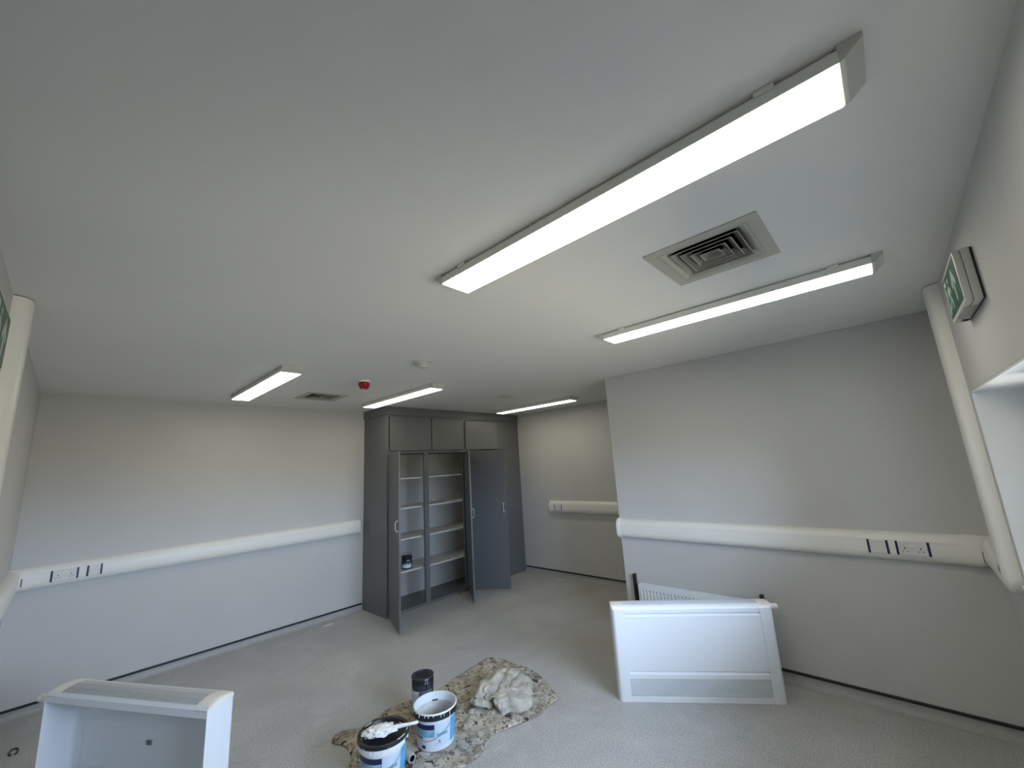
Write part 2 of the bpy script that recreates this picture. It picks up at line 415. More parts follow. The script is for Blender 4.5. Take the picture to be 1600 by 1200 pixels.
# corner drop on the window wall: vertical trunking joined to the dado run
VY0, VY1 = 3.205, 3.385
vt = thing('vertical_trunking', 'white vertical trunking from ceiling down to the dado trunking beside the window', 'trunking', group='white vertical trunking drops')
def vprof(wallc, sgn, c0, c1, axis_first=True):
    h = c1-c0; q = [(u, v) for u, v in trunk_profile(c0, c1, TD)]
    return [(wallc+sgn*u, v) for u, v in q] if axis_first else [(v, wallc+sgn*u) for u, v in q]
vb = MB().prism(vprof(X2, -1, VY0, VY1), 2, TZ0+.09, H-.004)
vb.build('trunking_cover', MT['trunk'], vt, True)
# elbow: rounded bottom end, swept by scaling the profile about the centre
def round_end(wallc, sgn, c0, c1, first):
    bm = bmesh.new(); rings = []; c = (c0+c1)/2; R_ = (c1-c0)/2
    for k in range(9):
        a = PI/2*k/8; sc = max(math.cos(a), .02); z = TZ0+.09-math.sin(a)*R_
        ring = []
        for u, v in trunk_profile(c0, c1, TD):
            uu = wallc+sgn*(.001 + (u-.001)*min(1, sc**.5) if u else 0); vv = c+(v-c)*sc
            ring.append(bm.verts.new((uu, vv, z) if first else (vv, uu, z)))
        rings.append(ring)
    for A, B in zip(rings, rings[1:]):
        for i in range(len(A)-1): bm.faces.new((A[i], A[i+1], B[i+1], B[i]))
        bm.faces.new((A[-1], A[0], B[0], B[-1]))
    bm.faces.new(rings[-1]); bm.faces.new(rings[0][::-1])
    bmesh.ops.recalc_face_normals(bm, faces=bm.faces[:])
    m = MB(); m.add(bm); return m
round_end(X2, -1, VY0, VY1, True).build('elbow', MT['trunk'], vt, True, 60)
trunk_run(1, X2, -1, (VY0+VY1)/2, YR-TD-.001).build('dado_link', MT['trunk'], vt, True)
MB().prism(vprof(X2, -1, VY0+.004, VY1-.004), 2, H-.004, H-.0008).build('ceiling_gap', MT['black'], vt)

# run on the near wall at the left edge of view
VX0, VX1 = -2.86, -2.69
vn = thing('vertical_trunking', 'white vertical trunking dropping from the ceiling at the far left edge beside the exit sign', 'trunking', group='white vertical trunking drops')
MB().prism(vprof(Y0, 1, VX0, VX1, False), 2, TZ1-.002, H-.004).build('trunking_cover', MT['trunk'], vn, True)
MB().prism(vprof(Y0, 1, VX0+.004, VX1-.004, False), 2, H-.004, H-.0008).build('ceiling_gap', MT['black'], vn)
trn = thing('dado_trunking', 'white dado trunking on the near wall running out of the left edge of the picture', 'trunking', group='white dado trunking runs')
trunk_run(0, Y0, 1, XL+TD+.006, -1.2).build('trunking_cover', MT['trunk'], trn, True)
end_cap(0, Y0, 1, XL+TD+.006, XL+TD+.05).build('coupler', MT['trunk'], trn, True)

# ------------------------------------------------------------------ ceiling lights
LL, LW, LH = 1.415, .156, .045
def make_light(label, loc):
    t = thing('ceiling_light', label, 'light fitting', loc, group='linear ceiling lights')
    hl, hw_ = LL/2, LW/2
    MB().prism([(-hw_+.012, -.004), (-hw_+.002, -.012), (-hw_, -.041), (-hw_, -LH), (hw_, -LH), (hw_, -.041), (hw_-.002, -.012), (hw_-.012, -.004)], 0, -hl, hl).build('housing', MT['housing'], t)
    MB().box((-hl+.01, -hw_+.014, -.004), (hl-.01, hw_-.014, -.0004)).build('mounting_plate', MT['housing'], t)
    MB().box((-hl+.003, -hw_+.003, -LH-.004), (hl-.003, hw_-.003, -LH+.001), .0015, 1).build('diffuser', MT['diff'], t)
    for sg in (-1, 1):
        bm = bmesh.new()
        P = [(hl, -LH), (hl+.010, -LH+.004), (hl+.045, -.012), (hl+.045, -.0006), (hl, -.0006)]
        m = MB().prism([(sg*a, b) for a, b in P], 1, -hw_, hw_) ; bm.free()
        m.build('end_cap', MT['signbox'], t)
        for s2 in (-1, 1): MB().box((sg*(hl-.14)-.022, s2*(hw_+.001)-.002, -.016), (sg*(hl-.14)+.022, s2*(hw_+.001)+.002, -.0008), .001, 1).build('clip', MT['plastic'], t)
    return t
L0 = make_light('largest, nearest linear ceiling light, above and left of the big square vent', (-.645, 1.128, H))
dup(L0, (-.630, 2.508, H), 0, 'linear ceiling light between the big square vent and the projecting wall')
dup(L0, (-4.085, 1.109, H), 0, 'leftmost linear ceiling light, left of the small vent and red beacon')
dup(L0, (-4.040, 2.487, H), 0, 'linear ceiling light right of the red beacon, over the left corner of the cupboard')
dup(L0, (-3.790, 4.590, H), 0, 'farthest linear ceiling light, near the right end of the cupboard top')

# ------------------------------------------------------------------ ceiling vents
def make_vent(cx, cy, hs_, label):
    t = thing('ceiling_vent', label, 'vent', (cx, cy, H), group='square ceiling vents')
    def frustum(h0, z0, h1, z1, th=.0016):
        m = MB()
        def rg(h, z): return [(-h, -h, z), (h, -h, z), (h, h, z), (-h, h, z)]
        A, B = rg(h0, z0), rg(h1, z1); A2, B2 = rg(h0-th, z0+th), rg(h1-th, z1+th)
        for i in range(4):
            j = (i+1) % 4
            m.quad(A[i], A[j], B[j], B[i]); m.quad(A2[j], A2[i], B2[i], B2[j]); m.quad(A[j], A[i], A2[i], A2[j]); m.quad(B[i], B[j], B2[j], B2[i])
        return m
    fr = MB(); a = .745*hs_
    for (x0, y0, x1, y1) in ((-hs_, -hs_, hs_, -a), (-hs_, a, hs_, hs_), (-hs_, -a, -a, a), (a, -a, hs_, a)):
        fr.box((x0, y0, -.006), (x1, y1, -.0005))
    fr.build('frame', MT['beige'], t)
    g = .80*hs_; ln = MB()
    for (x0, y0, x1, y1) in ((-g, -g, g, -g+.002), (-g, g-.002, g, g), (-g, -g, -g+.002, g), (g-.002, -g, g, g)): ln.box((x0, y0, -.0066), (x1, y1, -.0055))
    ln.build('frame_groove', MT['lens'], t)
    frustum(a+.0005, -.006, a-.040, .026).build('outer_cone', MT['beige'], t)
    for k, h in enumerate((.62, .475, .33, .185)):
        h0 = h*hs_; ru = min(.030, h0-.006)
        m = frustum(h0, -.005, h0-ru, -.005+ru, .0010)
        for (x0, y0, x1, y1) in ((-h0, -h0, h0, -h0+.003), (-h0, h0-.003, h0, h0), (-h0, -h0, -h0+.003, h0), (h0-.003, -h0, h0, h0)): m.box((x0, y0, -.0062), (x1, y1, -.005))
        lv = m.build('louvre', MT['beige'], t)
        frustum(h0-.0014, -.0028, h0-.0014-ru, -.0028+ru, .0008).build('louvre_shade_back', MT['dark'], lv)  # dark skin stands in for the unlit gaps between louvres
    m = MB(); h = .075*hs_
    m.box((-.035*hs_, -.035*hs_, .02), (.035*hs_, .035*hs_, .024), 0); m.build('centre_plate', MT['beige'], t)
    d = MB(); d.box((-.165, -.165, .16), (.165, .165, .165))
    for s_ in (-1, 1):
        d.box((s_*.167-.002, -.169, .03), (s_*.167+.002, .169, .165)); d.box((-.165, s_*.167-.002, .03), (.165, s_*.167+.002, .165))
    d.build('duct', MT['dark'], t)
    return t
make_vent(VC[0][0], VC[0][1], VC[0][2], 'large-looking beige square louvred ceiling vent between the two nearest lights')
make_vent(VC[1][0], VC[1][1], VC[1][2], 'small-looking distant square ceiling vent left of the red beacon')

# ------------------------------------------------------------------ detectors and beacon
t = thing('fire_alarm_beacon', 'red fire alarm beacon on a white ceiling base', 'alarm', (-3.53, 1.80, H))
MB().lathe([(0, -.0005), (.052, -.0005), (.054, -.010), (.050, -.020), (0, -.020)]).build('base', MT['plastic'], t, True)
MB().lathe([(0, -.020), (.047, -.020), (.047, -.027), (0, -.027)]).build('collar', MT['navy'], t, True)
MB().lathe([(0, -.027), (.052, -.027), (.053, -.036), (.046, -.060), (.036, -.078), (0, -.080)], n=24).build('red_lens', MT['red'], t, True, 20)
t = thing('smoke_detector', 'domed white smoke detector in front of the cupboard, nearer the camera', 'smoke detector', (-2.66, 1.85, H), group='white ceiling detectors')
MB().lathe([(0, -.0005), (.075, -.0005), (.075, -.006), (.056, -.012), (0, -.012)]).build('base', MT['signbox'], t, True)
MB().lathe([(0, -.012), (.052, -.012), (.053, -.024), (.046, -.030), (.046, -.034), (.044, -.044), (.030, -.052), (0, -.053)]).build('sensor_head', MT['signbox'], t, True)
MB().lathe([(.0465, -.0295), (.0475, -.0295), (.0475, -.0335), (.0465, -.0335)], close=True).build('inlet_slot', MT['lens'], t, True)
t = thing('smoke_detector', 'flat round detector plate close to the cupboard top, left of the farthest light', 'smoke detector', (-3.46, 3.66, H), group='white ceiling detectors')
MB().lathe([(0, -.0005), (.088, -.0005), (.088, -.008), (.080, -.014), (.055, -.017), (0, -.018)]).build('cover', MT['signbox'], t, True)
MB().lathe([(.085, -.0015), (.0905, -.0015), (.0905, -.004), (.085, -.004)], close=True).build('rim', MT['lens'], t, True)

# ------------------------------------------------------------------ exit signs
def exit_sign(label, loc, rz):
    """local: x along the wall (viewer's right), y out of the wall towards -y, z up; base at the lower left back corner"""
    t = thing('exit_sign', label, 'sign', loc, rz, group='green emergency exit signs')
    Wd, Hd, D = .40, .205, .052
    MB().box((0, -.030, 0), (Wd, -.006, Hd), .004).build('casing', MT['signbox'], t, True)
    MB().box((.003, -.0052, .003), (Wd-.003, -.0005, Hd-.003)).build('gasket', MT['black'], t)
    MB().box((.001, -D, .001), (Wd-.001, -.0305, Hd-.001), .005).build('cover', MT['signbox'], t, True)
    MB().box((.018, -D-.0012, .016), (Wd-.018, -D+.001, Hd-.016)).build('sign_face', MT['green'], t)
    pz = -D-.0024
    def flat(poly, name):
        bm = bmesh.new(); a = [bm.verts.new((x_, pz, z_)) for x_, z_ in poly]; b = [bm.verts.new((x_, pz+.0011, z_)) for x_, z_ in poly]
        n = len(poly); bm.faces.new(a); bm.faces.new(b[::-1])
        for i in range(n): bm.faces.new((a[i], b[i], b[(i+1) % n], a[(i+1) % n]))
        bmesh.ops.recalc_face_normals(bm, faces=bm.faces[:]); m = MB(); m.add(bm); return m
    # arrow (upwards)
    ar = flat([(.285, .170), (.340, .105), (.322, .090), (.297, .122), (.297, .040), (.273, .040), (.273, .122), (.248, .090), (.230, .105)], 'arrow')
    ar.build('arrow', MT['signw'], t)
    # running figure and doorway
    fg = MB()
    for poly in ([(.108, .128), (.150, .138), (.162, .120), (.140, .085), (.112, .082)],           # torso
                 [(.148, .136), (.180, .118), (.190, .098), (.182, .094), (.168, .112), (.146, .122)],     # arm
                 [(.112, .132), (.090, .120), (.078, .098), (.086, .094), (.100, .110), (.116, .118)],     # rear arm
                 [(.118, .092), (.142, .092), (.170, .070), (.164, .036), (.150, .036), (.150, .064), (.120, .078)],  # front leg
                 [(.114, .090), (.130, .080), (.112, .052), (.075, .046), (.075, .058), (.100, .062)]):      # rear leg
        m = flat(poly, 'f'); me = bpy.data.meshes.new('t'); m.bm.to_mesh(me); m.bm.free(); fg.bm.from_mesh(me); bpy.data.meshes.remove(me)
    m = flat([(.155+.012*math.cos(a), .156+.012*math.sin(a)) for a in [2*PI*k/12 for k in range(12)]], 'head')
    me = bpy.data.meshes.new('t'); m.bm.to_mesh(me); m.bm.free(); fg.bm.from_mesh(me); bpy.data.meshes.remove(me)
    fg.build('running_figure', MT['signw'], t)
    dr = flat([(.040, .032), (.062, .032), (.062, .150), (.100, .150), (.100, .172), (.040, .172)], 'door'); dr.build('doorway', MT['signw'], t)
    MB().box((.10, -.046, -.0012), (.30, -.010, .001)).build('lower_lens', MT['lens'], t)
    MB().lathe([(0, -.006), (.009, -.006), (.010, .0), (0, .0)], (.05, -.020, 0)).build('test_lamp', MT['black'], t, True)
    return t
# on the window wall: local +x must run along -Y (far end is the viewer's left)
exit_sign('green running-figure exit sign high on the wall right of the ceiling lights', (X2, 2.598, 2.220), -PI/2)
exit_sign('partly cropped green exit sign at the far left edge of the picture', (-1.80, Y0, 2.135), PI)

# ------------------------------------------------------------------ built-in cupboard
CD = .613; CF = 2.771; CL = YB-CF-.004
cup = thing('cupboard', 'tall dark grey built-in cupboard with open lower doors and pale shelves', 'cupboard', (XL+.002, CF, 0))
fx = CD-.002                                   # front plane (local x)
E_ = MT['cab']
MB().box((0, 0, .0), (fx, .022, 2.475), .002).build('side_panel', E_, cup)
MB().box((0, CL-.020, .0), (fx, CL, 2.475), .002).build('side_panel', E_, cup)
fb = MB().box((0, -.016, 2.475), (fx+.018, CL, H-.001), .003); fb.build('fascia', E_, cup)
MB().box((0, .022, 0.0), (.012, CL-.02, 2.47)).build('back_panel', MT['inner'], cup)
fr = MB()
Z1, Z2 = 1.965, 1.995
fr.box((fx-.03, .022, Z1), (fx, CL-.02, Z2), .001); fr.box((fx-.03, .022, 2.452), (fx, CL-.02, 2.475), .001)
fr.box((.012, .022, Z1+.004), (fx-.03, CL-.02, Z1+.020))
fr.box((fx-.025, .022, 0.001), (fx, CL-.02, .035), .001)
fr.box((fx-.03, .022, .035), (fx, .030, Z1), .001)                           # left stile
fr.box((fx-.035, .572, .035), (fx, .640, Z1), .001)   # middle post
fr.box((fx-.03, 1.262, .001), (fx, 1.325, Z1), .001)
fr.box((fx-.03, 1.262, Z2), (fx, 1.322, 2.452), .001); fr.box((fx-.03, .680, Z2), (fx, .712, 2.452), .001); fr.box((fx-.03, 1.965, .035), (fx, 2.0, 2.452), .001)
fr.build('frame', E_, cup)
for ya in (1.980,):
    MB().box((.012, ya-.008, 0.001), (fx-.046, ya+.008, Z1+.003)).build('partition', MT['inner'], cup)
MB().box((.012, .0225, 0.001), (fx-.031, .026, Z1+.003)).build('lining', MT['inner'], cup)
for zc in (.448, .850, 1.240, 1.630):
    for (a_, b_) in ((.0265, 1.971),):
        MB().box((.013, a_, zc-.009), (fx-.105, b_, zc+.009), .0015, 1).build('shelf', MT['shelf'], cup)
MB().box((.0125, .0265, .001), (fx-.026, CL-.021, .012)).build('base_board', E_, cup)
# upper doors
def small_door(a_, b_, jut, key):
    d_ = MB().box((fx+.001+jut, a_, Z2+.004), (fx+.019+jut, b_, 2.449), .0015).build('upper_door', E_, cup)
    k_ = b_-.022 if key > 0 else a_+.022
    MB().lathe([(0, 0), (.007, 0), (.007, .004), (0, .004)], n=16, M=Matrix.Translation((fx+.019+jut, k_, 2.20)) @ Matrix.Rotation(PI/2, 4, 'Y')).build('lock', MT['wire'], d_, True)
    return d_
small_door(.036, .682, .0, 1); small_door(.702, 1.262, .0, -1)
# third one hangs slightly open, hinged left
def hinged(name, hx, hy, width, z0, z1, ang, m, handle=0, z_h=1.12):
    """door leaf as a child of the cupboard; closed leaf runs along +y from the hinge (width>0) or -y (width<0); ang = opening angle"""
    e_ = bpy.data.objects.new(name, None)
    sg = 1 if width > 0 else -1
    mb = MB().box((.000, 0, z0), (.019, width, z1), .0015)
    o = mb.build(name, m, cup, loc=(hx, hy, 0), rot=(0, 0, -sg*ang))
    if handle:
        yh = width-sg*.045
        pts = [(.019, yh, z_h-.055), (.036, yh, z_h-.058), (.047, yh, z_h-.045), (.050, yh, z_h-.02), (.050, yh, z_h+.02), (.047, yh, z_h+.045), (.036, yh, z_h+.058), (.019, yh, z_h+.055)]
        h_ = MB().tube(pts, .0055, 10).build('handle', MT['chrome'], o, True)
        for q in (-.056, .056):
            MB().lathe([(0, 0), (.012, 0), (.012, .003), (0, .003)], n=16, M=Matrix.Translation((.019, yh, z_h+q)) @ Matrix.Rotation(PI/2, 4, 'Y')).build('handle_rose', MT['chrome'], o, True)
        MB().lathe([(0, 0), (.008, 0), (.008, .003), (0, .003)], n=16, M=Matrix.Translation((.019, yh, z_h-.11)) @ Matrix.Rotation(PI/2, 4, 'Y')).build('lock', MT['wire'], o, True)
    return o
d3 = hinged('upper_door', fx+.001, 1.325, .645, Z2+.004, 2.440, math.radians(3.5), E_)
MB().lathe([(0, 0), (.007, 0), (.007, .004), (0, .004)], n=16, M=Matrix.Translation((.019, .62, 2.22)) @ Matrix.Rotation(PI/2, 4, 'Y')).build('lock', MT['wire'], d3, True)
small_door(1.985, CL-.022, -.017, 1)
# tall doors
hinged('tall_door', fx+.002, .036, .632, .020, 1.960, math.radians(109.5), MT['cabedge'], 1)
hinged('tall_door', fx+.002, 1.284, -.640, .020, 1.960, math.radians(56), MT['cabedge'], 1)
hinged('tall_door', fx+.002, 1.330, .596, .020, 1.960, math.radians(56), MT['cabedge'], 1)
MB().box((fx-.016, 2.001, .036), (fx+.002, CL-.022, Z1-.002), .0015).build('tall_door', E_, cup)
# dust board covering the upper compartments
MB().box((fx-.034, .031, Z2+.002), (fx-.031, CL-.021, 2.451)).build('backing', E_, cup)

# paint tin on the cupboard shelf
def tin_label(parent, r, z0, z1, a0, a1, m, name='label_print'):
    return MB().lathe([(r-.0002, z0), (r+.0010, z0), (r+.0010, z1), (r-.0002, z1)], n=20, a0=a0, a1=a1, close=True).build(name, m, parent, True)
tx, ty, tzb = -5.018, 3.195, .457
tin = thing('paint_tin', 'small black lidded paint tin standing on the lowest cupboard shelf', 'paint tin', (tx, ty, tzb+.0002))
MB().lathe([(0, 0), (.066, 0), (.067, .004), (.067, .130), (.069, .134), (.069, .150), (.062, .158), (0, .158)]).build('body', MT['blackp'], tin, True)
MB().lathe([(0, .159), (.060, .159), (.060, .163), (.052, .163), (.050, .160), (0, .160)]).build('lid', MT['blackp'], tin, True)
ca = math.atan2(-ty, -tx)
tin_label(tin, .067, .018, .060, ca-1.2, ca+1.0, MT['lpale']); tin_label(tin, .067, .062, .085, ca-.6, ca+1.0, MT['lgrey'], 'label_band')
tin_label(tin, .067, .105, .112, ca-.1, ca+.6, MT['paper'], 'label_print')
uu = Vector((-math.sin(ca), math.cos(ca), 0)); 
MB().tube([uu*(.071*math.cos(a)) + Vector((0, 0, .145+.058*math.sin(a))) for a in [PI*k/16 for k in range(17)]], .0022, 6).build('wire_handle', MT['blackp'], tin, True)

# ------------------------------------------------------------------ radiator, brackets, covers
rad = thing('radiator', 'white panel radiator on the projecting wall, mostly hidden behind the standing cover', 'radiator', (-1.995, YR, .09))
RL, RH = 1.05, .46
for yy in (-.098, -.040):
    pn = MB().box((0, yy, 0), (RL, yy+.012, RH), .004)
    n_ = 31 if yy < -.05 else 0
    pn.build('panel', MT['metalw'], rad, True)
rb = MB()
for k in range(31):
    x_ = .030+k*(RL-.06)/30; rb.box((x_-.009, -.105, .045), (x_+.009, -.0975, RH-.045), .003, 1)
o = rb.build('flutes', MT['metalw'], rad, True)
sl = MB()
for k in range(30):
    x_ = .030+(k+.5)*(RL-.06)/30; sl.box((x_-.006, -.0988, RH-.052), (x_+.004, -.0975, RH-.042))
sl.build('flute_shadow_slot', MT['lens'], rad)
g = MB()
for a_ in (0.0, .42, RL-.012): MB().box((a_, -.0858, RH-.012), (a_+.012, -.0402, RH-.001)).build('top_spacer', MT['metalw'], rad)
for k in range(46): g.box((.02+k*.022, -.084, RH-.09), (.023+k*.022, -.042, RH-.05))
g.build('convector_fins', MT['lens'], rad)  # fins coloured dark to give the shade between the panels
for x_, lab in ((-2.062, 0), (-.975, 1)):
    MB().box((x_-.013, YR-.035, .30), (x_+.013, YR-.0005, .618-.022*lab), .003).build('cover_bracket', MT['black'])
    o = bpy.context.scene.collection.objects[-1]
    tag(o, 'black wall bracket strip at the left end of the radiator' if not lab else 'black wall bracket tip showing above the right end of the standing cover', 'bracket', 'black cover brackets')

CVL, CVD, CVH = 1.137, .160, .640
def make_cover(label, loc, rz):
    """local: x along length, y from front (0) to open back (CVD), z up"""
    t = thing('radiator_cover', label, 'radiator cover', loc, rz, group='white radiator covers')
    def prof(y0, y1, ztop, zbot=0):   # rounded front top
        pts = [(y0, zbot), (y0, ztop-.030)]
        for k in range(1, 6):
            a = PI/2*k/6; pts.append((y0+.034*(1-math.cos(a)), ztop-.030+.018*math.sin(a)))
        pts += [(y0+.040, ztop-.012), (y0+.085, ztop-.002), (y0+.120, ztop-.004), (y1-.014, ztop-.016), (y1, ztop-.030)]
        return pts
    # end cheeks: thin side panels
    for s_ in (0, 1):
        x0, x1_ = (0, .004) if s_ == 0 else (CVL-.004, CVL)
        # front corner post with rounded vertical edge
        pts = []
        sx_ = 1 if s_ == 0 else -1; ox = 0 if s_ == 0 else CVL
        for k in range(7):
            a = PI/2*k/6; pts.append((ox+sx_*.030*(1-math.cos(a)), .030*(1-math.sin(a))))
        pts = pts[::1]
        outer = pts + [(ox+sx_*.088, 0)]
        inner = [(ox+sx_*.088, .004)]+[(ox+sx_*(.030-.026*math.cos(a)), .030-.026*math.sin(a)) for a in [PI/2*k/6 for k in range(6, -1, -1)]]
        poly = [(ox, CVD)]+outer+inner+[(ox+sx_*.004, CVD)]
        o = MB().prism(poly, 2, 0, CVH-.030).build('end_panel', MT['metalw'], t, True)
        # moulded cream cap on top of each end
        capm = MB(); bm = bmesh.new(); xs_ = [0, .006, .016, .030, .088]; ins = [.018, .008, .002, 0, 0]
        P = [(0, CVH-.030), (.003, CVH-.018), (.012, CVH-.008), (.034, CVH-.002), (.070, CVH+.003), (.105, CVH+.001), (.140, CVH-.010), (CVD, CVH-.026), (CVD, CVH-.0301)]
        rings = []
        for x_, q in zip(xs_, ins):
            rings.append([bm.verts.new((ox+sx_*x_, min(max(a_, q*.9), CVD), CVH-.030+(z_-CVH+.030)*(1-q*14*.7) if q else z_)) for a_, z_ in P])
        for A, B in zip(rings, rings[1:]):
            for i in range(len(P)-1): bm.faces.new((A[i], A[i+1], B[i+1], B[i]))
            bm.faces.new((A[-1], A[0], B[0], B[-1]))
        bm.faces.new(rings[0]); bm.faces.new(rings[-1][::-1])
        bmesh.ops.recalc_face_normals(bm, faces=bm.faces[:]); capm.add(bm)
        capm.build('end_cap', MT['capw'], t, True, 40)
    a_, b_ = .0885, CVL-.0885
    # front: top bar, groove, main panel, groove, grille, bottom rail
    MB().box((a_, 0, .585), (b_, .004, CVH-.030), .001, 1).build('top_bar', MT['metalw'], t)
    MB().prism([(.003, .585), (.012, .577), (.012, .572), (.001, .562), (.001, .556), (.016, .556), (.016, .585)], 0, a_, b_).build('groove_rail', MT['metalw'], t)
    MB().box((a_, .004, .200), (b_, .008, .556)).build('front_panel', MT['metalw'], t)
    MB().prism([(.003, .200), (.012, .194), (.012, .190), (.000, .178), (.000, .150), (.016, .150), (.016, .200)], 0, a_, b_).build('groove_rail', MT['metalw'], t)
    for k in range(13):
        z_ = .0435+k*.0082
        MB().box((a_, .001, z_), (b_, .012, z_+.0046)).build('slat', MT['metalw'], t)
    MB().box((a_, .016, .040), (b_, .018, .150)).build('grille_backing', MT['lens'], t)  # backing darkened to put shade into the slat gaps
    MB().box((a_, 0, .0), (b_, .005, .040), .001, 1).build('bottom_rail', MT['metalw'], t)
    # curved top grille of long bars
    Pt = [(.003, CVH-.018), (.012, CVH-.008), (.034, CVH-.002), (.070, CVH+.003), (.105, CVH+.001), (.140, CVH-.010)]
    MB().prism([(0, CVH-.030), (.002, CVH-.019), (.012, CVH-.009), (.030, CVH-.004), (.030, CVH-.006), (.013, CVH-.012), (.004, CVH-.021), (.003, CVH-.030)], 0, a_, b_).build('top_front_edge', MT['metalw'], t, True)
    def zt(q):
        for (u0, w0), (u1, w1_) in zip(Pt, Pt[1:]):
            if u0 <= q <= u1: return w0+(w1_-w0)*(q-u0)/(u1-u0)
        return Pt[-1][1]
    for k in range(14):
        q = .033+k*.0082
        MB().box((a_, q, zt(q)-.008), (b_, q+.0050, zt(q)-.0005)).build('grille_bar', MT['grille'], t)
    MB().prism([(.034, CVH-.011), (.07, CVH-.008), (.105, CVH-.010), (.143, CVH-.020), (.143, CVH-.021), (.105, CVH-.011), (.07, CVH-.009), (.034, CVH-.012)], 0, a_, b_).build('grille_backing', MT['lens'], t)
    MB().prism([(.145, CVH-.012), (CVD, CVH-.026), (CVD, CVH-.060), (CVD-.004, CVH-.060), (CVD-.004, CVH-.028), (.145, CVH-.016)], 0, .004, CVL-.004).build('back_lip', MT['metalw'], t)
    c_ = MB().box((CVL*.47, .0085, .335), (CVL*.47+.035, .014, .360), .002, 1).build('clip', MT['wire'], t)
    # valve knob sticking out of one end
    Mx = Matrix.Translation((CVL, CVD-.030, CVH-.058)) @ Matrix.Rotation(PI/2, 4, 'Y')
    MB().lathe([(0, 0), (.014, 0), (.014, .014), (.019, .016), (.020, .080), (.014, .085), (0, .085)], n=20, M=Mx).build('knob', MT['plastic'], t, True)
    return t
a2 = math.atan2(3.536-2.885, -.836+1.768)
make_cover('white radiator cover standing upright in front of the radiator, grille side showing', (-1.768, 2.885, .0005), a2)
# second cover: seen from its open back
bR = Vector((-2.718, .587)); u1 = Vector((-.873, -.487)).normalized()
fwd = Vector((u1.y, -u1.x))                         # from back towards front (away from camera)
fwd = fwd if fwd.y > 0 else -fwd
orig = bR+fwd*CVD
# local x axis = u1 (towards the left end), local y = -fwd
make_cover('white radiator cover at the lower left, its open back turned to the camera', (orig.x, orig.y, .0005), math.atan2(u1.y, u1.x))

